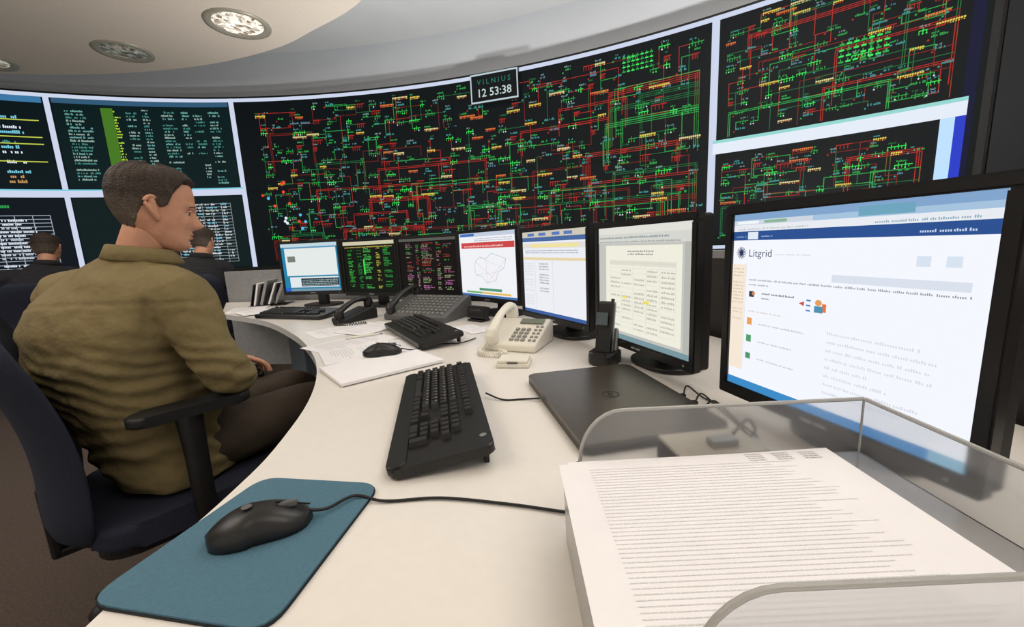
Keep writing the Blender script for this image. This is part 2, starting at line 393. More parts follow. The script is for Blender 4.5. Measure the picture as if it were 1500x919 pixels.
# ---------------------------------------------------------------- soffit + downlights
edge=catmull([(-6.6,2.6),(-5.6,3.45),(-4.31,3.86),(-3.4,3.96),(-2.55,3.88),(-1.84,3.66),(-1.42,3.42),(-.90,3.05),(-.55,2.5),(-.3,1.7),(-.2,.8),(-.4,-.3),(-1.0,-1.4),(-2.2,-2.3),(-4,-2.5),(-6,-1.6),(-7,.5),(-6.6,2.6)],6)
SO=prism('ceiling_soffit',[(p.x,p.y) for p in edge[:-1]],2.75,3.3,M_soff)
def glitter(name,bright):
    m=D.materials.new(name);m.use_nodes=True;nt=m.node_tree;b=nt.nodes['Principled BSDF']
    tc=nt.nodes.new('ShaderNodeTexCoord');v=nt.nodes.new('ShaderNodeTexVoronoi');v.inputs['Scale'].default_value=38
    r=nt.nodes.new('ShaderNodeValToRGB');r.color_ramp.elements[0].color=(.20,.14,.09,1);r.color_ramp.elements[1].color=(1,.93,.8,1)
    r.color_ramp.elements[0].position=.15;r.color_ramp.elements[1].position=.7
    nt.links.new(tc.outputs['Object'],v.inputs['Vector']);nt.links.new(v.outputs['Color'],r.inputs['Fac'])
    nt.links.new(r.outputs['Color'],b.inputs['Base Color']);nt.links.new(r.outputs['Color'],b.inputs['Emission Color']);b.inputs['Emission Strength'].default_value=bright
    b.inputs['Metallic'].default_value=.6;b.inputs['Roughness'].default_value=.25;return m
for i,(x,y,r,br) in enumerate(((-1.87,3.27,.19,.9),(-2.98,3.58,.17,.03),(-4.15,3.62,.17,.3))):
    e=empty('recessed_downlight',(x,y,2.75))
    bm=bmesh.new(); n=40; P=[(r+.02,0),(r+.018,-.010),(r-.01,-.012),(r-.03,-.001),(r*.5,-.002),(r*.45,-.012),(r*.40,-.012)]
    rings=[[bm.verts.new((a*math.cos(6.28319*k/n),a*math.sin(6.28319*k/n),z)) for k in range(n)] for a,z in P]
    for a,b in zip(rings,rings[1:]):
        for k in range(n): bm.faces.new((a[k],a[(k+1)%n],b[(k+1)%n],b[k]))
    for fi,f in enumerate(bm.faces): f.material_index=0 if fi<n*3 else 1
    from_bm('rim',bm,[M_beige,glitter('reflector_%d'%i,br)],e,True)
    cyl('lens',r*.42,-.011,-.004,glitter('lens_%d'%i,br*1.2),e)

# ---------------------------------------------------------------- desk
inner=[(-.42,-.5),(-.42,-.1),(-.42,.2),(-.425,.34),(-.43,.44),(-.43,.56),(-.44,.69),(-.49,.92),(-.58,1.16),(-.72,1.42),(-.96,1.76),(-1.34,2.18),(-1.80,2.52)]
outer=[(.92,-.5),(.92,0),(.88,.5),(.78,1.0),(.64,1.5),(.42,1.95),(.08,2.35),(-.4,2.65),(-1.0,2.92),(-1.5,3.05),(-2.2,3.15)]
IN=[(p.x,p.y) for p in catmull(inner,5)]; OUT=[(p.x,p.y) for p in catmull(outer,5)]
DK=empty('control_desk')
prism('desk_top',OUT+IN[::-1],DZ-.003,DZ,M_desk,DK)
prism('desk_core',OUT+IN[::-1],DZ-.03,DZ-.003,M_edge,DK,.0)
box('leg_panel',(.10,.42,.71),(-1.28,2.45,.355),M_leg,DK,.01,(0,0,math.radians(38)))
box('leg_foot',(.08,.6,.03),(-1.28,2.45,.015),M_leg,DK,.005,(0,0,math.radians(38)))
box('leg_panel_2',(.05,.5,.72),(.1,-.2,.36),M_leg,DK,.01)
box('pedestal',(.42,.5,.54),(-.72,2.25,.29),M_partg,DK,.008,(0,0,math.radians(55)))
box('pedestal_drawer',(.38,.01,.16),(-.91,2.07,.42),M_edge,DK,.003,(0,0,math.radians(55)))
box('pedestal_2',(.42,.5,.6),(.3,1.2,.31),M_partg,DK,.008,(0,0,math.radians(-75)))
PT=empty('desk_partition')
o1=catmull([(.95,-.5),(.95,0),(.91,.5),(.81,1.01),(.665,1.515),(.44,1.975),(.095,2.38),(-.39,2.68)],5)
o2=catmull([(-.39,2.68),(-.99,2.95),(-1.49,3.08),(-2.2,3.18)],5)
def strip(name,P,z0,z1,th,m,parent):
    L=[];Rr=[]
    for i,p in enumerate(P):
        t=(P[min(len(P)-1,i+1)]-P[max(0,i-1)]).normalized(); n=Vector((t.y,-t.x))
        L.append((p.x,p.y)); Rr.append((p.x+n.x*th,p.y+n.y*th))
    return prism(name,L+Rr[::-1],z0,z1,m,parent)
strip('panel',o1,.25,1.02,.03,M_part,PT); strip('panel_left',o2,.25,.97,.03,M_partg,PT)
strip('cap',o1,1.02,1.045,.045,M_partg,PT); strip('cap_left',o2,.97,.99,.045,M_partg,PT)

# ---------------------------------------------------------------- monitors
def monitor(L,R,zb,H,content,bs=(.24,.18,.085)):
    L=Vector(L);R=Vector(R);mid=(L+R)/2;d=(R-L);w=d.length;e=empty('computer_monitor',(mid.x,mid.y,DZ),math.atan2(d.y,d.x))
    b=.017; z0=zb-DZ; zt=z0+H
    bm=bmesh.new()
    add_box(bm,(w,.022,b),(0,0,zt-b/2)); add_box(bm,(w,.022,b*1.35),(0,0,z0+b*.675))
    add_box(bm,(b,.022,H-2*b),(-w/2+b/2,0,z0+H/2)); add_box(bm,(b,.022,H-2*b),(w/2-b/2,0,z0+H/2))
    bmesh.ops.bevel(bm,geom=bm.edges[:],offset=.0025,segments=2,affect='EDGES')
    from_bm('bezel',bm,M_blk,e)
    box('panel_shell',(w-.004,.03,H-.004),(0,.022,z0+H/2),M_blk2,e,.006)
    box('rear_housing',(w*.62,.05,H*.6),(0,.05,z0+H*.45),M_blk2,e,.012)
    box('stand_neck',(.07,.03,z0+H*.45),(0,.09,(z0+H*.45)/2),M_blk,e,.006)
    prism('stand_base',rrect(bs[0],bs[1],.07,8,0,bs[2]),0.0005,.014,M_blk,e,.004)
    W=w-2*b;HH=H-b*2.35
    cv=Canvas(lambda u,v,l:Vector((-W/2+u*W,-.0045-.0004*l,z0+b*1.35+v*HH)))
    cv.W=W;cv.H=HH
    content(cv); cv.build('screen_image',M_scr,e)
    lb=Canvas(lambda u,v,l:Vector((u,-.0115-.0002*l,v))); lb.bar(-.02,z0+.009,.04,.008,rgb(150,150,150),1); lb.disc(w/2-.03,z0+.011,.003,rgb(120,150,140),1)
    lb.build('bezel_label',M_print,e)
    return e
G=lambda v:(lambda c:rgb(c,c,c))(v)
def rows(c,u0,u1,v0,v1,n,col,fill=.9,hh=.5,seed=1,short=False):
    r=random.Random(seed)
    for i in range(n):
        v=v1-(v1-v0)*(i+1)/n
        if r.random()<fill:
            uu=u1 if not short else u0+(u1-u0)*r.uniform(.4,1)
            h=(v1-v0)/n*hh; x=u0
            while x<uu:
                L=min(r.uniform(.012,.05),uu-x); k=x
                while k<x+L: c.rect(k,v,k+h*.42,v+h*r.choice((.75,.75,1.1)),col,3); k+=h*.66
                x+=L+.009
def c1(c):
    c.rect(0,0,1,1,rgb(35,130,170),0); c.rect(.0,.93,1,1,rgb(190,215,225),1)
    c.rect(.06,.33,.97,.92,rgb(228,234,232),1); c.rect(.06,.9,.97,.93,rgb(90,150,190),2); c.rect(.1,.62,.24,.74,rgb(120,125,120),2)
    c.rect(.1,.08,.97,.30,rgb(225,232,235),1); c.rect(.3,.1,.97,.27,rgb(30,50,60),2); rows(c,.32,.95,.11,.26,4,rgb(180,200,200))
    c.rect(0,0,.1,.08,rgb(40,100,200),2); c.rect(0,0,1,.05,rgb(120,150,170),1)
def c2(c):
    c.rect(0,0,1,1,rgb(16,20,15),0); c.rect(0,.93,1,1,rgb(205,200,170),1); rows(c,.03,.95,.88,.92,1,rgb(210,190,90))
    r=random.Random(2)
    for i in range(26):
        v=.85-i*.031
        for a,b,cc_ in ((.08,.2,rgb(60,190,70)),(.27,.36,rgb(40,150,60)),(.4,.58,rgb(80,205,90)),(.64,.72,rgb(200,200,80)),(.78,.93,rgb(50,165,70))):
            if r.random()<.75: c.glyphs(a,v,(b-a)*r.uniform(.5,1),.02,cc_,2,r)
    c.rect(.38,.35,.41,.65,rgb(60,220,80),3)
def c3(c):
    c.rect(0,0,1,1,rgb(20,16,16),0); c.rect(0,.95,1,1,rgb(90,90,85),1)
    r=random.Random(4)
    for i in range(28):
        v=.9-i*.031
        for a,b in ((.12,.24),(.3,.36),(.4,.62),(.66,.74),(.78,.95)):
            if r.random()<.7: c.glyphs(a,v,(b-a)*r.uniform(.5,1),.021,r.choice([rgb(160,60,50),rgb(150,140,120),rgb(60,150,70),rgb(150,90,120)]) if i<18 else r.choice([rgb(150,175,120),rgb(160,150,130),rgb(180,110,160)]),2,r)
def c4(c):
    c.rect(0,0,1,1,rgb(240,242,246),0); c.rect(0,.94,1,1,rgb(195,205,222),1); c.rect(.03,.95,.3,.99,rgb(60,110,190),2)
    rows(c,.3,.95,.87,.93,2,rgb(150,160,180)); c.rect(.04,.76,.98,.85,rgb(205,70,70),1); rows(c,.1,.8,.78,.83,1,rgb(240,200,200))
    pts=[(.3,.55),(.38,.62),(.5,.60),(.6,.68),(.72,.64),(.84,.60),(.8,.46),(.70,.40),(.66,.27),(.5,.22),(.42,.32),(.30,.34),(.28,.45),(.3,.55)]
    for a,b in zip(pts,pts[1:]): c.line(a[0],a[1],b[0],b[1],.006,rgb(165,175,208),2)
    for a,b,d,e in ((.3,.55,.66,.27),(.5,.60,.5,.22),(.38,.62,.8,.46),(.30,.34,.70,.40),(.84,.6,.5,.22)): c.line(a,b,d,e,.004,rgb(215,180,190),2)
    c.rect(.35,.10,.75,.14,rgb(80,150,120),2); c.rect(.1,.05,.9,.08,rgb(230,190,90),2); c.rect(.1,.05,.4,.08,rgb(110,180,110),3); c.rect(0,0,1,.035,rgb(70,110,170),2)
def c5(c):
    c.rect(0,0,1,1,rgb(236,238,244),0); c.rect(0,.93,1,1,rgb(206,200,185),1); c.rect(0,.88,1,.93,rgb(72,104,160),1)
    for a in (.1,.3,.52,.7): c.rect(a,.945,a+.12,.98,rgb(90,120,190),2)
    c.rect(.0,.80,1,.86,rgb(225,222,215),1);c.rect(.15,.81,.9,.85,rgb(240,226,160),2); rows(c,.05,.9,.74,.79,2,rgb(120,130,150))
    c.rect(.0,.66,1,.69,rgb(232,212,165),1)
    rows(c,.3,.45,.28,.64,11,rgb(130,135,150),.8); c.line(.22,.05,.22,.66,.003,rgb(190,190,200),2); c.line(.52,.05,.52,.66,.003,rgb(190,190,200),2); rows(c,.03,.19,.1,.64,16,rgb(215,215,225),.6); c.rect(0,0,1,.04,rgb(60,95,160),2)
def c6(c):
    c.rect(0,0,1,1,rgb(196,196,190),0); c.rect(0,.94,1,1,rgb(225,225,218),1); c.rect(0,.86,1,.94,rgb(212,214,207),1)
    rows(c,.02,.8,.90,.93,1,rgb(120,130,140));rows(c,.02,.9,.865,.89,1,rgb(150,150,150))
    c.rect(.10,.07,.92,.84,rgb(238,237,222),1)
    rows(c,.38,.66,.76,.81,2,rgb(110,110,110)); c.rect(.16,.67,.87,.71,rgb(222,221,208),2)
    for i in range(6): c.line(.16+i*.142,.1,.16+i*.142,.72,.0016,rgb(195,195,182),3)
    for i in range(14): c.line(.16,.12+i*.044,.87,.12+i*.044,.0016,rgb(200,200,188),3)
    for k,(a,b) in enumerate(((.17,.28),(.31,.42),(.46,.56),(.6,.7),(.74,.86))): rows(c,a,b,.12,.66,14,rgb(172,170,158),.7,.4,k)
    c.rect(.32,.38,.37,.40,rgb(238,222,90),4); c.rect(.56,.36,.62,.385,rgb(238,222,90),4); c.rect(0,0,1,.045,rgb(120,150,160),2); c.rect(.94,.05,1,.86,rgb(180,182,176),2)
def c7(c):
    A=c.H/c.W
    c.rect(0,0,1,1,rgb(244,247,254),0)
    c.rect(0,.965,1,1,rgb(130,165,205),1); c.rect(.0,.94,.42,.965,rgb(205,215,228),1); c.rect(.42,.94,1,.965,rgb(165,195,222),1); c.rect(.6,.945,.78,.985,rgb(110,165,190),2)
    c.rect(.02,.945,.15,.96,rgb(240,245,250),2);c.rect(.18,.945,.3,.96,rgb(140,180,150),2)
    c.rect(0,.905,1,.94,rgb(232,236,242),1); rows(c,.03,.4,.912,.93,1,rgb(190,195,200)); rows(c,.66,.95,.912,.93,1,rgb(140,170,190))
    c.rect(0,.855,1,.905,rgb(42,80,146),1); c.rect(.09,.86,.15,.90,rgb(225,235,245),2); rows(c,.02,.08,.872,.885,1,rgb(180,200,230)); rows(c,.17,.23,.872,.885,1,rgb(180,200,230)); 
    rows(c,.80,.94,.868,.888,1,rgb(200,215,240))
    for k in range(8):
        a=math.pi*k/8; c.line(.055-.028*math.cos(a),.785-.034*math.sin(a),.055+.028*math.cos(a),.785+.034*math.sin(a),.0045,rgb(36,52,92),3)
    o=len(c.v)
    c.text('Litgrid',0,0,1.0,rgb(44,60,96),3)
    k=.052; fx=c.f
    for i in range(o,len(c.v)):
        v=c.v[i]; u=(v.x+c.W/2)/c.W; q=(v.z-fx(0,0,0).z)/c.H
        c.v[i]=fx(.10+u*k,.765+q*k/A,3)
    rows(c,.25,.42,.775,.787,1,rgb(205,208,216))
    c.rect(.0,.1,.085,.72,rgb(246,232,214),1); rows(c,.012,.075,.4,.71,16,rgb(205,175,145),.85,.35)
    c.line(.09,.1,.09,.73,.002,rgb(205,210,220),2)
    c.rect(.80,.74,.84,.78,rgb(215,227,240),2); c.rect(.88,.74,.92,.78,rgb(215,227,240),2)
    c.rect(.52,.655,.95,.69,rgb(218,225,237),2)
    rows(c,.11,.95,.632,.65,1,rgb(150,155,162)); rows(c,.11,.22,.605,.622,1,rgb(150,155,162))
    c.rect(.115,.54,.145,.572,rgb(60,60,60),3); c.disc(.143,.56,.010,rgb(210,140,100),4)
    rows(c,.19,.36,.56,.58,1,rgb(90,90,100)); rows(c,.19,.23,.535,.55,1,rgb(90,90,100))
    c.poly([(.385,.54),(.41,.528),(.41,.552)],rgb(205,80,80),3)
    for q in (.505,.53,.555): c.rect(.42,q,.44,q+.008,rgb(90,130,200),3)
    c.disc(.475,.553,.015,rgb(228,160,90),4); c.rect(.458,.505,.495,.537,rgb(80,145,180),4); c.rect(.49,.51,.508,.55,rgb(230,120,60),3)
    rows(c,.11,.3,.455,.47,1,rgb(214,196,186))
    c.rect(.11,.38,.14,.42,rgb(235,160,90),3);c.rect(.11,.28,.14,.32,rgb(80,160,110),3);c.rect(.11,.18,.14,.215,rgb(80,150,110),3)
    rows(c,.18,.42,.388,.404,1,rgb(178,184,198));rows(c,.18,.36,.288,.304,1,rgb(178,184,198));rows(c,.18,.38,.188,.203,1,rgb(178,184,198))
    rows(c,.52,.9,.08,.45,9,rgb(216,220,230),.7,.3,5,True)
    c.rect(0,0,1,.045,rgb(60,140,200),4); c.rect(.9,0,1,.045,rgb(140,190,215),5)
monitor((-1.48,2.68),(-1.055,2.60),.838,.343,c1)
monitor((-1.035,2.575),(-.645,2.405),.828,.345,c2)
monitor((-.64,2.385),(-.265,2.215),.826,.345,c3)
monitor((-.262,2.165),(.045,1.80),.826,.352,c4)
monitor((.052,1.67),(.255,1.285),.808,.350,c5)
monitor((.266,1.245),(.400,.862),.800,.348,c6,(.2,.15,.085))
monitor((.412,.775),(.512,.405),.797,.352,c7,(.2,.15,.095))

# ---------------------------------------------------------------- keyboards
def keyboard(x,y,r,L=.455,z=DZ):
    e=empty('computer_keyboard',(x,y,z),r); W=.165
    tilt=math.radians(8); g=empty('keyboard_tilt',(0,0,0)); g.parent=e; g.location=(0,-W/2,.002); g.rotation_euler=(tilt,0,0)
    prism('case',rrect(L,W,.012,5,0,W/2),0,.016,M_blk,g,.004)
    prism('palm_lip',rrect(L-.006,.03,.01,5,0,.012),.004,.019,M_blk,g,.003)
    bm=bmesh.new(); u=.0182; x0=-L/2+.012
    rowsY=[.036,.0545,.073,.0915,.110,.136]
    def key(cx,cy,w,h=1):
        add_box(bm,(w*u-.0022,h*u-.0022,.010),(cx,cy,.0208),(0,0,0),.78)
    lay=[[1.3,1.2,1.2,5.9,1.2,1.2,1.2,1.3],[2.25]+[1]*10+[2.25],[1.75]+[1]*11+[1.75],[1.5]+[1]*12+[1],[1]*13+[1.5],None]
    for ri,y_ in enumerate(rowsY):
        if lay[ri]:
            c=x0
            for w in lay[ri]: key(c+w*u/2,y_,w); c+=w*u
        else:
            c=x0; 
            for gi,n in enumerate((1,4,4,4)):
                for k in range(n): key(c+u*.5,y_,1); c+=u
                c+=u*(.9 if gi==0 else .35)
    nx=x0+14.9*u
    for k in range(3):
        for y_ in (rowsY[3],rowsY[4],rowsY[5]): key(nx+(k+.5)*u,y_,1)
        key(nx+(k+.5)*u,rowsY[0],1)
    key(nx+1.5*u,rowsY[1],1)
    mx=nx+3.4*u
    for k in range(4):
        for ri in (1,2,3,4):
            if k<3 or ri in(3,): key(mx+(k+.5)*u,rowsY[ri],1)
    key(mx+u,rowsY[0],2);key(mx+2.5*u,rowsY[0],1)
    add_box(bm,(u-.002,2*u-.002,.009),(mx+3.5*u,rowsY[0]+u/2,.0205),(0,0,0),.82)
    from_bm('keys',bm,M_key,g)
    for sx in (-1,1): box('foot',(.02,.008,.022),(sx*(L/2-.03),W/2-.015,.011),M_blk,e,.001)
    lg=Canvas(lambda a,b,l:Vector((a,b,.0262)))
    for ri,y_ in enumerate(rowsY[1:5]):
        for k in range(13): lg.rect(x0+(k+1.3)*u,y_+.001,x0+(k+1.3)*u+.003,y_+.005,G(150),1)
    lg.build('key_legends',M_print,g)
    lb=Canvas(lambda a,b,l:Vector((a,b,.0166))); lb.disc(L/2-.04,W-.014,.006,G(120),1,16); lb.build('badge',M_print,g)
    return e
keyboard(-.155,.812,math.radians(-80),.475)
keyboard(-.365,1.60,math.radians(-60),.50,DZ+.006)
keyboard(-1.19,2.26,math.radians(-20),.47)

def mouse(x,y,r,z=DZ,s=1.0,name='computer_mouse'):
    e=empty(name,(x,y,z),r)
    bm=bmesh.new(); n=28;R=[]
    for i in range(21):
        t=i/20; xx=-.058+.116*t
        w=.032*max(0.02,(1-abs(2*t-1)**3.2))**.5*(1-.10*math.sin(t*math.pi)*(t>.4)); h=.038*max(0.02,math.sin(math.pi*(t*.86+.07)))**.75*(1-.22*t)
        if i in(0,20): w*=.5
        R.append([bm.verts.new((xx*s,w*s*math.copysign(abs(math.cos(math.pi*k/(n-1)))**.75,math.cos(math.pi*k/(n-1))),h*s*math.sin(math.pi*k/(n-1))**.8+.001)) for k in range(n)])
    for a,b in zip(R,R[1:]):
        for k in range(n-1): bm.faces.new((a[k],a[k+1],b[k+1],b[k]))
        bm.faces.new((a[n-1],a[0],b[0],b[n-1]))
    bm.faces.new(R[0]);bm.faces.new(R[-1])
    from_bm('shell',bm,M_blk,e,True)
    box('scroll_wheel',(.022*s,.006*s,.010*s),(.032*s,0,.0275*s),M_gry,e,.003)
    box('button_split',(.04*s,.0012,.002),(.038*s,0,.0272*s),M_cable,e,0,(0,math.radians(20),0))
    lb=Canvas(lambda a,b,l:Vector((a,b,.0372*s))); lb.disc(-.012,0,.006,G(90),1,16); lb.build('badge',M_print,e)
    return e
MP=empty('mouse_pad')
PP=[(-.452,.365),(-.400,.59),(-.205,.557),(-.238,.322)]
prism('rubber_base',round_poly(PP,.03),DZ+.0005,DZ+.003,M_pade,MP)
prism('fabric_top',round_poly([(x+(.0012 if x<-.3 else -.0012),y+(.0012 if y<.45 else -.0012)) for x,y in PP],.03),DZ+.003,DZ+.0055,M_pad,MP)
m1=mouse(-.325,.462,math.radians(22),DZ+.0057)
cable('cord',[(.055,0,.012),(.075,.003,.006),(.11,.02,.004),(.148,-.002,-.0025),(.22,-.03,-.0025),(.30,-.085,-.0025),(.37,-.14,-.0025),(.40,-.15,-.0025)],.0021,M_cable,m1)
m2=mouse(-.425,1.29,math.radians(15),DZ+.0125,1.05)
cable('cord',[(.06,0,.012),(.10,.02,-.001),(.15,.06,-.001),(.20,.08,-.006),(.27,.08,-.009),(.33,.13,-.009)],.002,M_cable,m2)

# ---------------------------------------------------------------- papers
def sheet(name,x,y,r,w=.21,h=.297,th=.001,z=DZ,lines=True,seed=1,m=M_paper,ink=150):
    e=empty(name,(x,y,z+.0004),r); prism('sheets',[(-w/2,-h/2),(w/2,-h/2),(w/2,h/2),(-w/2,h/2)],0,th,m,e)
    if lines:
        c=Canvas(lambda a,b,l:Vector((a,b,th+.0003*l))); R=random.Random(seed)
        for i in range(26):
            yy=h*.42-i*h*.032
            if R.random()<.85: c.bar(-w*.4,yy,w*.8*R.uniform(.5,1),h*.010,G(ink),1,R)
        c.build('print',M_print,e)
    return e
sheet('notepad',-.395,1.185,math.radians(-51),.21,.30,.008,lines=False,z=DZ+.003)
sheet('printed_form',-.615,1.53,math.radians(-38),.21,.297,.0010,seed=2,ink=175)
sheet('printed_form',-.51,1.385,math.radians(-60),.21,.29,.0008,seed=3,z=DZ+.0012,ink=185)
sheet('printed_form',-.745,1.80,math.radians(-50),.21,.297,.0010,seed=5,ink=180)
sheet('loose_paper',-.63,1.80,math.radians(-30),.19,.26,.001,seed=6,z=DZ+.0024,ink=195)
sheet('loose_paper',-1.72,2.66,math.radians(20),.21,.25,.004,seed=7,ink=195)
sheet('loose_paper',-1.52,2.52,math.radians(-45),.21,.297,.003,seed=8,ink=195,z=DZ+.005)
sheet('loose_paper',-.24,1.68,math.radians(-62),.13,.21,.001,seed=9,ink=195)
sheet('loose_paper',-.12,1.66,math.radians(-62),.10,.15,.001,seed=10,ink=195,z=DZ+.001)
PN=empty('ballpoint_pen',(-.60,1.62,DZ+.007),math.radians(30))
cable('barrel',[(-.07,0,0),(.06,0,0)],.004,M_cream,PN,0); cable('tip',[(.06,0,0),(.072,0,-.002)],.002,mat('pen_blue',rgb(30,50,160),.4),PN,0)

# ---------------------------------------------------------------- laptop
LP=empty('laptop',(.200,.822,DZ),math.radians(11))
prism('base',rrect(.270,.380,.014,6),.003,.014,M_blk,LP,.003)
prism('lid',rrect(.270,.380,.014,6),.0145,.0225,M_lap,LP,.003,3)
for a in (-1,1): cyl('foot',.008,0,.0035,M_cable,LP,(a*.1,.15),seg=12); cyl('foot',.008,0,.0035,M_cable,LP,(a*.1,-.15),seg=12)
lg=Canvas(lambda a,b,l:Vector((-.0+a,b,.0227+.0002*l)))
n=24
for k in range(n):
    a0=6.2832*k/n;a1=6.2832*(k+1)/n
    lg.poly([(.018*math.cos(a0),.018*math.sin(a0)),(.018*math.cos(a1),.018*math.sin(a1)),(.015*math.cos(a1),.015*math.sin(a1)),(.015*math.cos(a0),.015*math.sin(a0))],G(16),1)
lg.line(-.006,-.011,-.002,.012,.0022,G(16),2); lg.line(.000,-.012,.005,.009,.0022,G(16),2); lg.line(-.004,.003,.001,.003,.002,G(16),2)
lg.build('round_logo',M_print,LP)
for yy in (-.06,-.09,-.02): box('port_plug',(.03,.012,.006),(.146,yy,.009),M_blk,LP,.002)
cable('usb_cable',[(.158,-.06,.010),(.18,-.05,.02),(.185,-.10,.004),(.175,-.15,.003),(.16,-.20,.003)],.0018,M_cable,LP)
cable('usb_cable_2',[(.158,-.09,.010),(.172,-.10,.024),(.18,-.15,.004),(.17,-.21,.003)],.0018,M_cable,LP)
cable('usb_cable_3',[(.158,-.02,.010),(.18,.0,.02),(.195,-.03,.004),(.20,-.09,.004)],.0018,M_cable,LP)
cable('keyboard_lead',[(-.14,.06,.008),(-.17,.08,.003),(-.215,.09,.003),(-.25,.12,.012)],.002,M_cable,LP)
AD=empty('docking_adapter',(.288,.568,DZ),math.radians(6))
box('body',(.135,.080,.034),(0,0,.018),M_blk2,AD,.005); box('top_cover',(.131,.076,.006),(0,0,.0375),M_beige,AD,.002)
box('connector',(.04,.02,.012),(.01,-.01,.046),M_silver,AD,.002); 
cable('lead',[(.03,.0,.046),(.07,.02,.06),(.10,.04,.03),(.11,.07,.004),(.10,.10,.003)],.0022,M_cable,AD)

# ---------------------------------------------------------------- letter tray with stack
TR=empty('acrylic_letter_tray')
X0,X1,Y0,Y1,ZF,ZT=.072,.400,.196,.445,.838,.905
prism('tray_floor',[(X0-.015,Y0),(X1,Y0),(X1,Y1),(X0-.015,Y1)],ZF,ZF+.003,M_acr,TR)
def wallpoly(name,P,axis,c,th,m=M_acr):
    bm=bmesh.new(); A=[];B=[]
    for u,z in P:
        if axis=='y': A.append(bm.verts.new((u,c,z)));B.append(bm.verts.new((u,c+th,z)))
        else: A.append(bm.verts.new((c,u,z)));B.append(bm.verts.new((c+th,u,z)))
    bm.faces.new(A);bm.faces.new(B[::-1]);n=len(A)
    for i in range(n): bm.faces.new((A[i],A[(i+1)%n],B[(i+1)%n],B[i]))
    return from_bm(name,bm,m,TR)
def curl(x0): return [(x0+.05*(1-math.cos(t*math.pi/16)),ZF+.006+(ZT-ZF-.006)*math.sin(t*math.pi/16)) for t in range(0,9)]
cur=curl(X0); cuf=curl(X0+.02)
wallpoly('back_wall',[(X1,DZ+.001),(X0-.01,DZ+.001),(X0-.015,ZF)]+cur+[(X1,ZT)],'y',Y1,.003)
wallpoly('front_wall',[(X1,DZ+.001),(X0-.01,DZ+.001),(X0-.015,ZF)]+cuf+[(X1,ZT)],'y',Y0,.003)
wallpoly('side_wall',[(Y0,DZ+.001),(Y0,ZT),(Y1,ZT),(Y1,DZ+.001)],'x',X1,.003)
wallpoly('entry_leg',[(Y0+.02,DZ+.001),(Y0,ZF),(Y1,ZF),(Y1-.02,DZ+.001)],'x',X0-.021,.006,M_acre)
cable('back_rim',[(a,Y1+.0015,b) for a,b in cur]+[(X1,Y1+.0015,ZT)],.0022,M_acre,TR,0)
cable('front_rim',[(a,Y0+.0015,b) for a,b in cuf]+[(X1,Y0+.0015,ZT)],.0022,M_acre,TR,0)
cable('side_rim',[(X1+.0015,Y0,ZT),(X1+.0015,Y1,ZT)],.0022,M_acre,TR,0)
cable('corner_rim',[(X1+.0015,Y1+.0015,DZ+.003),(X1+.0015,Y1+.0015,ZT)],.0018,M_acre,TR,0)
ST=empty('paper_stack')
R5=random.Random(11); z=ZF+.0034
for i in range(9):
    th=.0016; dx=R5.uniform(-.005,.004);dy=R5.uniform(-.003,.003); 
    P=[(.052,.212),(.343,.210),(.345,.425),(.050,.422)]
    prism('sheets',[(a+dx,b+dy) for a,b in P],z,z+th-.0005,M_paper,ST); z+=th
zt=z+.0008
c=Canvas(lambda a,b,l:Vector((a,b,zt+.0003*l)))
prism('top_sheet',[(.043,.208),(.338,.206),(.347,.428),(.044,.418)],z,zt,M_paper,ST)
for i in range(40):
    yy=.404-i*.0048
    if R5.random()<.92: c.bar(.075,yy,.235*R5.uniform(.8,1),.0015,G(216),1,R5)
for a in (.25,.28,.31):
    for i in range(4): c.bar(a,.420-i*.004,.018,.0014,G(140),2,R5)
c.build('print',M_print,ST)

# ---------------------------------------------------------------- phones
def wedge(name,w,d,hf,hb,m,parent,bev=.006,y0=0):
    return profile_x(name,[(-d/2+y0,0),(-d/2+y0,hf),(d/2+y0-.03,hb),(d/2+y0,hb-.01),(d/2+y0,0)],-w/2,w/2,m,parent,bev)
def handset(parent,m,x,d,z0,z1):
    bm=bmesh.new(); h=d/2; 
    tube(bm,[(x,-h,z0+.010),(x,-h*.75,z0+.030),(x,0,(z0+z1)/2+.046),(x,h*.75,z1+.034),(x,h,z1+.012)],[.020,.019,.0145,.019,.021],16,.8)
    tube(bm,[(x,-h*.92,z0-.004),(x,-h*.9,z0+.018)],[.024,.022],16,1,Vector((0,1,0)))
    tube(bm,[(x,h*.92,z1-.002),(x,h*.9,z1+.022)],[.024,.022],16,1,Vector((0,1,0)))
    remesh('handset',bm,.003,m,parent,5)
def coil(parent,m,P,r=.006,turns=26,rad=.0017):
    C_=catmull(P,12); n=turns*10; pts=[]
    for i in range(n+1):
        t=i/n*(len(C_)-1); k=min(int(t),len(C_)-2); f=t-k; p=C_[k]*(1-f)+C_[k+1]*f; tg=(C_[k+1]-C_[k]).normalized()
        s=tg.cross(Vector((0,0,1))).normalized(); u=s.cross(tg); a=2*math.pi*turns*i/n
        pts.append(p+s*r*math.cos(a)+u*r*math.sin(a))
    cable('coil_cord',pts,rad,m,parent,0)
T1=empty('desk_telephone',(.022,1.375,DZ),math.radians(-24))
wedge('body',.185,.19,.025,.082,M_cream,T1,.008)
handset(T1,M_cream,-.062,.19,.042,.09)
sl=math.atan2(.06,.17)
bm=bmesh.new()
for i in range(3):
    for j in range(4): yy=-.070+j*.020; add_box(bm,(.014,.012,.008),(.0+i*.020,yy,.0275+(yy+.095)*.353),(sl,0,0),.85)
for j in range(5): yy=-.070+j*.02; add_box(bm,(.010,.008,.006),(.064,yy,.0275+(yy+.095)*.353),(sl,0,0),.85); add_box(bm,(.010,.008,.006),(.080,yy,.0275+(yy+.095)*.353),(sl,0,0),.85)
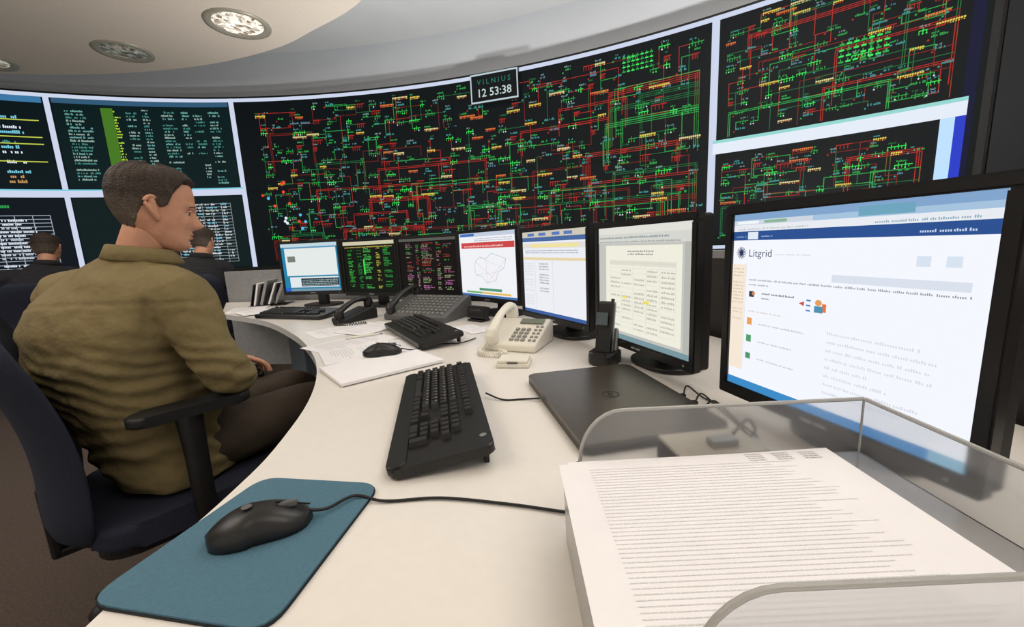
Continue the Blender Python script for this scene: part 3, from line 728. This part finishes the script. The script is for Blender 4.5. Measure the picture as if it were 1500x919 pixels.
from_bm('buttons',bm,mat('button_grey',rgb(150,148,142),.5),T1)
box('display',(.085,.032,.004),(.035,.040,.0275+.135*.353+.002),mat('lcd',rgb(110,118,100),.2),T1,.002,(sl,0,0))
coil(T1,M_cream,[(-.062,-.10,.03),(-.085,-.13,.012),(-.06,-.165,.009),(-.005,-.165,.009),(.01,-.14,.009),(-.02,-.12,.009)],.0065,34,.0019)
BX=empty('phone_junction_box',(.0,1.145,DZ),math.radians(-10))
box('base',(.095,.075,.012),(0,0,.0065),M_cream,BX,.003); box('lid',(.088,.068,.010),(0,0,.017),M_cream,BX,.004); box('label',(.03,.004,.004),(0,-.036,.016),M_gry,BX,.001)
T2=empty('operator_console_phone',(-.42,2.03,DZ),math.radians(-28))
wedge('body',.38,.23,.03,.105,M_gry,T2,.008)
handset(T2,M_blk,-.15,.22,.05,.11)
bm=bmesh.new()
for i in range(11):
    for j in range(7):
        yy=-.095+j*.025
        add_box(bm,(.017,.015,.009),(-.10+i*.026,yy,.034+(yy+.115)*.375),(math.atan(.375),0,0),.85)
from_bm('keys',bm,[M_silver],T2)
T3=empty('desk_telephone',(-.80,2.06,DZ+.0002),math.radians(-35))
wedge('body',.12,.19,.02,.06,M_blk2,T3,.006); handset(T3,M_blk,0,.19,.032,.068)
coil(T3,M_blk,[(0,-.11,.02),(.05,-.14,.008),(.12,-.12,.008),(.16,-.05,.008)],.006,24)
T4=empty('cordless_phone',(.258,1.125,DZ),math.radians(-35))
prism('cradle',rrect(.075,.09,.02,6),0,.035,M_blk,T4,.008)
box('cradle_back',(.06,.02,.07),(0,.03,.06),M_silver,T4,.006,(math.radians(-12),0,0))
box('handset_body',(.048,.024,.150),(0,.004,.100),M_blk,T4,.008,(math.radians(-12),0,0))
box('handset_trim',(.051,.010,.146),(0,.008,.100),M_silver,T4,.004,(math.radians(-12),0,0))
box('handset_screen',(.034,.002,.035),(0,-.020,.130),mat('lcd2',rgb(80,90,95),.15),T4,.001,(math.radians(-12),0,0))
cable('antenna',[(.016,.020,.165),(.016,.024,.18)],.005,M_blk,T4,0)
SD=empty('intercom_speaker',(-.155,1.87,DZ),math.radians(-40))
box('body',(.10,.05,.06),(0,0,.04),M_blk,SD,.006,(math.radians(-15),0,0)); box('foot',(.09,.06,.01),(0,0,.006),M_blk,SD,.003)
bm=bmesh.new()
for i in range(7): add_box(bm,(.07,.002,.002),(0,-.028+i*.0012,.022+i*.006))
from_bm('grille',bm,M_gry,SD)
FB=empty('magazine_file_rack',(-1.66,2.90,DZ),math.radians(10))
for i in range(4):
    box('divider',(.004,.2,.15),(-.12+i*.05,0,.08),M_blk,FB,.001,(0,math.radians(14),0))
    box('folder',(.012+.006*(i%2),.19,.155+.02*(i%2)),(-.097+i*.05,0,.084+.01*(i%2)),[M_paper,M_partg,M_paper,M_partg][i],FB,.002,(0,math.radians(14+4*i),0))
box('rack_base',(.24,.2,.004),(-.04,0,.002),M_blk,FB,.001)

# ---------------------------------------------------------------- office chair
def chair(name,x,y,az):
    e=empty(name,(x,y,0),-az)   # local +y forward
    prism('seat_cushion',rrect(.50,.50,.09,8,0,.02),.400,.466,M_chair,e,.02,4)
    prism('seat_pan',rrect(.44,.44,.07,6,0,.0),.372,.400,M_blk,e,.005)
    bm=bmesh.new(); n=22;m_=20;F=[];B=[]
    for j in range(m_+1):
        t=j/m_; z=.40+.58*t; 
        w=.248*(1-.12*(1-t)**2-.10*t*t)*(1-(abs(t-.5)*2)**9*.35)
        rf=[];rb=[]
        for i in range(n+1):
            q=-1+2*i/n; x_=w*q; yb=-.275+.050*q*q-.07*t+.045*math.sin(t*3.14)
            th=.055*(1-abs(q)**6)*(1-(abs(t-.5)*2)**8)
            rf.append(bm.verts.new((x_,yb+th*.4,z)));rb.append(bm.verts.new((x_,yb-th*.6-.006,z)))
        F.append(rf);B.append(rb)
    for A in (F,B):
        for a,b in zip(A,A[1:]):
            for k in range(n): bm.faces.new((a[k],a[k+1],b[k+1],b[k]))
    for a,b in ((F[0],B[0]),(F[-1],B[-1])):
        for k in range(n): bm.faces.new((a[k],a[k+1],b[k+1],b[k]))
    for k in range(m_):
        bm.faces.new((F[k][0],F[k+1][0],B[k+1][0],B[k][0])); bm.faces.new((F[k][n],F[k+1][n],B[k+1][n],B[k][n]))
    from_bm('backrest',bm,M_chair,e,True)
    box('back_spine',(.07,.025,.20),(0,-.29,.45),M_blk,e,.008); box('back_bracket',(.07,.26,.025),(0,-.17,.362),M_blk,e,.008)
    for sx in (-1,1):
        prism('armrest_pad',rrect(.075,.26,.035,6,sx*.255,0),.708,.735,M_blk2,e,.008,3)
        bm=bmesh.new(); tube(bm,[(sx*.255,-.01,.71),(sx*.265,-.01,.60),(sx*.268,-.01,.48),(sx*.24,0,.39),(sx*.15,0,.385)],[.024,.02,.019,.02,.018],14,1.3,Vector((0,1,0)))
        from_bm('armrest_support',bm,M_blk,e,True)
    cyl('gas_lift',.03,.10,.38,M_blk,e,seg=20); cyl('gas_piston',.018,.2,.385,M_chrome,e,seg=16); cyl('hub',.055,.075,.13,M_blk,e,seg=20)
    for k in range(5):
        a=2*math.pi*k/5+.3; bm=bmesh.new()
        tube(bm,[(0,0,.105),(.16*math.cos(a),.16*math.sin(a),.10),(.30*math.cos(a),.30*math.sin(a),.075)],[.028,.024,.016],12,.8)
        from_bm('base_spoke',bm,M_blk,e,True)
        bm=bmesh.new(); q=Vector((.30*math.cos(a),.30*math.sin(a),.028)); t=Vector((-math.sin(a),math.cos(a),0))*.018
        for s_ in (-1,1): tube(bm,[q+t*s_*.5,q+t*s_],[.0275,.0275],16,1,sub=1)
        from_bm('caster',bm,M_blk2,e,True)
    return e
chair('office_chair',-1.03,1.185,math.radians(42))

# ---------------------------------------------------------------- person
def interp(T,z,k):
    for a,b in zip(T,T[1:]):
        if a[0]>=z>=b[0]:
            t=(a[0]-z)/(a[0]-b[0]+1e-9); return a[k]*(1-t)+b[k]*t
    return T[0][k] if z>T[0][0] else T[-1][k]
def smooth_tab(T,k,N=240,zt=.118,zb=-.118):
    v=[interp(T,zt+(zb-zt)*i/N,k) for i in range(N+1)]
    for _ in range(30): v=[v[0]]+[(v[i-1]+2*v[i]+v[i+1])/4 for i in range(1,N)]+[v[-1]]
    return lambda z: v[max(0,min(N,int(round((zt-z)/(zt-zb)*N))))]
# z, front, back, half width, centre-y
HT=[(.118,.000,-.020,.004,-.008),(.114,.028,-.045,.026,-.008),(.106,.050,-.066,.044,-.008),(.090,.069,-.084,.060,-.008),(.070,.081,-.095,.069,-.008),(.040,.088,-.102,.076,-.008),(.010,.086,-.101,.077,-.008),(-.010,.081,-.096,.075,-.008),(-.035,.082,-.084,.071,-.006),(-.055,.081,-.068,.066,0),(-.075,.078,-.048,.061,.008),(-.092,.077,-.03,.053,.018),(-.108,.071,-.008,.041,.03),(-.118,.056,.012,.020,.036)]
hF,hB,hW,hC=[smooth_tab(HT,k) for k in (1,2,3,4)]
def g(x,s): return math.exp(-(x/s)**2)
def headpt(th,z,off=0):
    F,B,W,yc=hF(z),hB(z),hW(z),hC(z)
    s,c=math.sin(th),math.cos(th)
    p=.88; ss=math.copysign(abs(s)**p,s); cc_=math.copysign(abs(c)**p,c)
    x=W*ss; y=yc+((F-yc) if c>0 else (yc-B))*cc_
    if c>0 and off==0:
        N=interp([(.03,0),(.018,.002),(.0,.008),(-.018,.018),(-.030,.026),(-.038,.028),(-.045,.020),(-.052,.003),(-.058,0)],z,1)
        wn=interp([(.03,.010),(0,.009),(-.03,.014),(-.045,.017),(-.058,.012)],z,1)
        y+=N*g(x,wn)
        y+=.006*g(z-.018,.009)*g(abs(x)-.025,.03)
        y-=.010*g(z+.002,.013)*g(abs(x)-.031,.015)
        y+=.006*g(z+.064,.005)*g(x,.020)+.007*g(z+.075,.005)*g(x,.018)-.004*g(z+.0695,.0025)*g(x,.022)-.004*g(z+.086,.006)*g(x,.025)
        y+=.008*g(z+.102,.010)*g(x,.022)
        y+=.005*g(z+.03,.02)*g(abs(x)-.045,.02)
        y-=.003*g(z+.06,.02)*g(abs(x)-.042,.012)
    r=Vector((x,y,z))
    if off:
        n=Vector((x/(W+.01)**2,(y-yc)/.09**2,z*.9/.118**2 if z>0 else 0)).normalized(); r+=n*off
    return r
def surf(name,fn,m,parent,nz=70,nt=96,ztop=.118,zbot=-.118):
    bm=bmesh.new();R=[]
    for i in range(nz+1):
        q=i/nz
        z=ztop-(ztop-zbot)*(q if q>.15 else q*q/.15*.5+q*.5)
        R.append([bm.verts.new(fn(2*math.pi*k/nt,z)) for k in range(nt)])
    for a,b in zip(R,R[1:]):
        for k in range(nt): bm.faces.new((a[k],a[(k+1)%nt],b[(k+1)%nt],b[k]))
    bm.faces.new(R[0]);bm.faces.new(R[-1])
    return from_bm(name,bm,m,parent,True)
def hairoff(th,z):
    t=abs(((th+math.pi)%(2*math.pi))-math.pi)
    hl=interp([(math.pi,-.084),(2.4,-.074),(2.0,-.044),(1.80,-.012),(1.62,.012),(1.45,-.006),(1.30,-.002),(1.20,.030),(1.05,.052),(.8,.070),(.5,.074),(0,.068)],t,1)
    hl+=noise.noise(Vector((math.sin(th)*30,math.cos(th)*30,0)))*.004
    d=(z-hl)/.012; s=max(0,min(1,d)); s=s*s*(3-2*s)
    th_=.004+.011*max(0,min(1,(z+.02)/.1))
    nz=noise.noise(Vector((math.sin(th)*5,math.cos(th)*5,z*30)))*.002+noise.noise(Vector((math.sin(th)*60,math.cos(th)*60,z*25)))*.0022
    return -.006+s*(th_+.006+nz)
def hand(parent,wrist,fdir,pn,side,m):
    W=Vector(wrist);f=Vector(fdir).normalized();n=Vector(pn);n=(n-f*n.dot(f)).normalized();s=f.cross(n)*side
    L=lambda a,b,c:W+f*a+s*b+n*c
    bm=bmesh.new()
    tube(bm,[L(-.03,0,0),L(.01,0,0)],[.026,.027],16,.75,n)
    for b in (-.03,-.011,.011,.029): tube(bm,[L(.005,b*.55,0),L(.05,b*.95,0),L(.088,b,0)],[.016,.0155,.0115],12,.95,n,3)
    for b,ln in ((.031,.070),(.0105,.080),(-.010,.074),(-.030,.057)):
        tube(bm,[L(.082,b,0),L(.088+ln*.42,b*1.08,.010),L(.088+ln*.72,b*1.1,.026),L(.086+ln*.88,b*1.1,.044)],[.0095,.0088,.0080,.0068],12,1,n,3)
    tube(bm,[L(.018,.022,.004),L(.045,.046,.014),L(.072,.056,.024),L(.094,.054,.032)],[.014,.0115,.010,.0078],12,1,n,3)
    remesh('hand',bm,.0028,m,parent,3)
def person(name,shirt,origin=(-1.0,1.2,0)):
    O=Vector(origin); e=empty(name,O)
    T=lambda x,y,z:Vector((x,y,z))-O
    r=math.radians
    bm=bmesh.new()
    loft(bm,[(T(-1.035,1.165,.475),.178,.135,r(36)),(T(-1.045,1.160,.53),.193,.152,r(35)),(T(-1.06,1.145,.62),.190,.152,r(32)),(T(-1.08,1.115,.73),.190,.148,r(25)),
      (T(-1.095,1.095,.84),.202,.146,r(16)),(T(-1.090,1.098,.93),.208,.142,r(11)),(T(-1.075,1.110,1.00),.200,.125,r(9)),(T(-1.055,1.125,1.05),.165,.100,r(10)),(T(-1.04,1.135,1.085),.115,.080,r(14)),(T(-1.025,1.142,1.118),.072,.066,r(22))])
    tube(bm,[T(-.93,1.105,1.015),T(-.878,1.088,1.002),T(-.842,1.075,.93),T(-.805,1.066,.86),T(-.775,1.072,.79),T(-.800,1.145,.765),T(-.895,1.235,.750)],[.075,.077,.070,.062,.056,.052,.042],20)
    tube(bm,[T(-1.19,1.15,1.015),T(-1.255,1.165,1.00),T(-1.28,1.20,.93),T(-1.29,1.25,.85),T(-1.27,1.31,.785),T(-1.20,1.38,.765),T(-1.10,1.44,.745)],[.075,.074,.068,.060,.055,.05,.042],20)
    def fold(p):
        q=p+O
        v=noise.noise(Vector((q.x*7,q.y*7,q.z*10)))*.009
        v+=noise.noise(Vector((q.x*22+q.z*18,q.y*20,q.z*26-q.x*9)))*.004
        v+=.002-abs(noise.noise(Vector((q.x*6+q.z*8,q.y*6,q.z*5-q.x*6+3))))*.010
        a=1-min(1,abs(q.z-.80)/.14)
        v+=max(0,a)*.004*math.sin(q.z*170+q.x*60+6*noise.noise(q*9))
        b=1-min(1,abs(q.z-.60)/.12); v+=max(0,b)*.006*math.sin(q.z*90+8*noise.noise(q*6))
        v-=.0035*g(q.z-(1.005-.05*abs(q.x+1.06)),.006)*(1 if q.y<1.1 else 0)
        v-=.0035*g((q.x+.905)+(1.0-q.z)*.10,.006)*(1 if q.z>.9 else 0)
        return v
    remesh('shirt',bm,.0075,shirt,e,7,fold)
    bm=bmesh.new(); n=40; prof_=[(.064,-.012),(.058,.018),(.062,.030),(.068,.028),(.084,-.006),(.078,-.012)];R=[]
    for k in range(n):
        a=2*math.pi*k/n; fr=.5+.5*math.cos(a-r(60))
        R.append([bm.verts.new(T(-1.013+.010*fr,1.147,1.120)+Vector((rr*math.sin(a)*1.02,rr*math.cos(a)*1.0,zz-.022*fr))) for rr,zz in prof_])
    for i in range(n):
        a=R[i];b=R[(i+1)%n]
        for k in range(len(prof_)): bm.faces.new((a[k],a[(k+1)%len(prof_)],b[(k+1)%len(prof_)],b[k]))
    from_bm('collar',bm,shirt,e,True)
    for nm,a,b in (('cuff_r',T(-.878,1.219,.7525),T(-.915,1.253,.746)),('cuff_l',T(-1.12,1.427,.749),T(-1.078,1.455,.7405))):
        bm=bmesh.new(); tube(bm,[a,(a+b)/2,b],[.043,.044,.041],20,1,sub=2); from_bm(nm,bm,shirt,e,True)
    bm=bmesh.new()
    loft(bm,[(T(-1.03,1.17,.475),.16,.12,r(38)),(T(-1.03,1.17,.52),.180,.136,r(38)),(T(-1.04,1.165,.58),.172,.132,r(36)),(T(-1.05,1.16,.61),.16,.125,r(34))])
    tube(bm,[T(-.965,1.13,.553),T(-.86,1.24,.562),T(-.74,1.37,.575),T(-.655,1.455,.570),T(-.63,1.485,.47),T(-.615,1.50,.30),T(-.605,1.505,.11)],[.090,.090,.078,.066,.062,.058,.052],20)
    tube(bm,[T(-1.095,1.22,.553),T(-1.02,1.35,.562),T(-.93,1.49,.575),T(-.865,1.59,.570),T(-.84,1.625,.47),T(-.82,1.65,.30),T(-.805,1.665,.11)],[.090,.090,.078,.066,.062,.058,.052],20)
    def fold2(p):
        q=p+O; return noise.noise(Vector((q.x*14,q.y*14,q.z*12)))*.007+noise.noise(Vector((q.x*34,q.y*30,q.z*20)))*.003
    remesh('trousers',bm,.009,M_trous,e,6,fold2)
    for sx,c_ in (('r',T(-.605,1.505,0)),('l',T(-.805,1.665,0))):
        d=Vector((.55,.83,0)).normalized(); bm=bmesh.new()
        tube(bm,[c_-d*.05+Vector((0,0,.045)),c_+d*.05+Vector((0,0,.05)),c_+d*.14+Vector((0,0,.036)),c_+d*.20+Vector((0,0,.032))],[.042,.044,.046,.034],18,.85)
        tube(bm,[c_+Vector((0,0,.05)),c_+Vector((0,0,.11))],[.042,.040],16)
        remesh('shoe_'+sx,bm,.006,M_shoe,e,3)
    hand(e,T(-.925,1.262,.743),(-.62,.66,-.35),(-.15,-.25,-1),1,M_skin)
    hand(e,T(-1.068,1.462,.738),(.72,.55,-.22),(0,-.25,-1),-1,M_skin)
    bm=bmesh.new(); tube(bm,[T(-1.025,1.138,1.06),T(-1.012,1.146,1.12),T(-.990,1.155,1.180)],[.060,.053,.052],24)
    from_bm('neck',bm,M_skin,e,True)
    h=empty('head_pivot',T(-.970,1.175,1.240)); h.parent=e; h.rotation_euler=(r(-8),0,-r(50)); h.scale=(.95,.95,.95)
    surf('head',headpt,M_skin,h)
    surf('hair',lambda th,z:headpt(th,z,hairoff(th,z)),M_hair,h,90,200)
    for sx in (-1,1):
        bm=bmesh.new(); 
        tube(bm,[(sx*.073,.002,-.034),(sx*.079,-.002,-.026),(sx*.087,-.016,-.006),(sx*.091,-.025,.012),(sx*.086,-.012,.027),(sx*.077,.006,.018),(sx*.074,.008,.004)],[.006,.007,.0055,.005,.005,.0045,.004],10,1,sub=3)
        tube(bm,[(sx*.072,.000,-.024),(sx*.076,-.008,-.004),(sx*.079,-.010,.014)],[.009,.012,.010],12,1,sub=3)
        remesh('ear',bm,.0018,M_skin,h,2)
        bm=bmesh.new(); bmesh.ops.create_uvsphere(bm,u_segments=16,v_segments=12,radius=.0120,matrix=Matrix.Translation((sx*.031,.0620,-.003))); from_bm('eye',bm,M_white,h,True)
        bm=bmesh.new(); bmesh.ops.create_uvsphere(bm,u_segments=12,v_segments=8,radius=.0060,matrix=Matrix.Translation((sx*.031,.0698,-.005))); from_bm('iris',bm,M_iris,h,True)
        bm=bmesh.new(); tube(bm,[(sx*.012,.0845,.012),(sx*.028,.0845,.017),(sx*.046,.073,.012)],[.0022,.0032,.0018],8,.8,sub=4); from_bm('eyebrow',bm,M_brow,h,True)
        bm=bmesh.new(); tube(bm,[(sx*.019,.0715,.000),(sx*.031,.0760,.003),(sx*.043,.0685,-.001)],[.0032,.0046,.0032],8,.8,sub=4); from_bm('eyelid',bm,M_skin,h,True)
    bm=bmesh.new(); tube(bm,[(-.013,.0785,-.070),(0,.0840,-.0695),(.013,.0785,-.070)],[.0008,.0016,.0008],8,.6,sub=4); from_bm('lips',bm,mat('lips',rgb(150,92,80),.5),h,True)
    return e
P1=person('man_seated_operator',M_shirt)
def dup(e,name,loc,rz,swap=None):
    def rec(o,par):
        n=o.copy(); SC.collection.objects.link(n); n.parent=par
        if swap and o.type=='MESH' and o.data.materials and o.data.materials[0]==swap[0]:
            n.data=o.data.copy(); n.data.materials[0]=swap[1]
        for c_ in o.children: rec(c_,n)
        return n
    kids=list(e.children); n=e.copy(); SC.collection.objects.link(n); n.name=name; n.location=loc; n.rotation_euler=(0,0,rz)
    for c_ in kids: rec(c_,n)
    return n
bpy.context.view_layer.update()
for (x,y,a) in ((-2.60,3.50,math.radians(55)),(-3.78,3.38,math.radians(75))):
    dup(P1,'man_seated_operator',(x,y,0),a,(M_shirt,M_shirt2))
    chair('office_chair',x,y,math.radians(40)-a)
RC=empty('rear_console_desk')
box('top',(3.2,.6,.03),(-3.5,4.32,.735),M_edge,RC,.004,(0,0,math.radians(4)))
for a in (-4.9,-3.4,-2.1): box('leg',(.05,.5,.72),(a,4.32+(a+3.5)*.07,.36),M_leg,RC,.005,(0,0,math.radians(4)))

# ---------------------------------------------------------------- lights, world
def area(name,loc,size,power,col,rot=(0,0,0)):
    l=D.lights.new(name,'AREA'); l.energy=power; l.size=size; l.color=col; o=D.objects.new(name,l); o.location=loc; o.rotation_euler=rot; SC.collection.objects.link(o); return o
def added_uplight(x,y,z,power,col):  # unseen fill light added to brighten ceiling and soffit; its stand is made up
    e=empty('added_ceiling_fill',(x,y,0)); cyl('base',.15,0,.02,M_blk,e); cyl('pole',.015,.02,z-.08,M_blk,e,seg=16); cyl('bowl',.05,z-.08,z-.01,M_blk,e,r2=.2)
    a=area('ceiling_fill_area',(0,0,z),.34,power,col,(math.pi,0,0)); a.data.shape='DISK'; a.parent=e
area('ceiling_lamp_desk',(1.2,-.6,3.2),1.6,28,(1,.88,.74))
area('ceiling_lamp_centre',(.9,1.9,3.22),1.4,18,(1,.95,.88))
area('ceiling_lamp_left',(-2.2,.6,2.72),1.6,30,(1,.92,.80))
area('ceiling_lamp_rear',(-3.6,1.8,2.72),1.4,16,(.95,.95,1))
added_uplight(1.35,2.25,.90,56,(1,.99,.98))
added_uplight(-.85,3.35,.84,28,(.97,.99,1))
added_uplight(-1.6,-1.0,1.3,36,(1,.91,.80))
added_uplight(3.0,-1.0,1.4,20,(1,.95,.90))
for x,y in ((-1.87,3.27),(-2.98,3.58)):
    l=D.lights.new('downlight_spot','SPOT'); l.energy=20; l.spot_size=1.6; l.spot_blend=.6; l.color=(1,.88,.7); l.shadow_soft_size=.12
    o=D.objects.new('downlight_spot',l); o.location=(x,y,2.60); SC.collection.objects.link(o)
Wd=D.worlds.new('World'); SC.world=Wd; Wd.use_nodes=True
bg=Wd.node_tree.nodes['Background']; bg.inputs[0].default_value=(1.0,.93,.84,1); bg.inputs[1].default_value=.72

# ---------------------------------------------------------------- camera
f=600.;th=math.radians(9.65);rho=math.radians(2.7)
F=Vector((0,math.cos(th),-math.sin(th)));R0=Vector((1,0,0));U0=R0.cross(F)
Rv=R0*math.cos(rho)-U0*math.sin(rho);Uv=U0*math.cos(rho)+R0*math.sin(rho)
cam=D.cameras.new('camera');co=D.objects.new('camera',cam);SC.collection.objects.link(co)
Mx=Matrix((Rv,Uv,-F)).transposed().to_4x4(); Mx.translation=Vector((0,0,1.10)); co.matrix_world=Mx
cam.sensor_width=36;cam.sensor_fit='HORIZONTAL';cam.lens=36*f/1500;cam.clip_start=.02;cam.clip_end=60
SC.camera=co
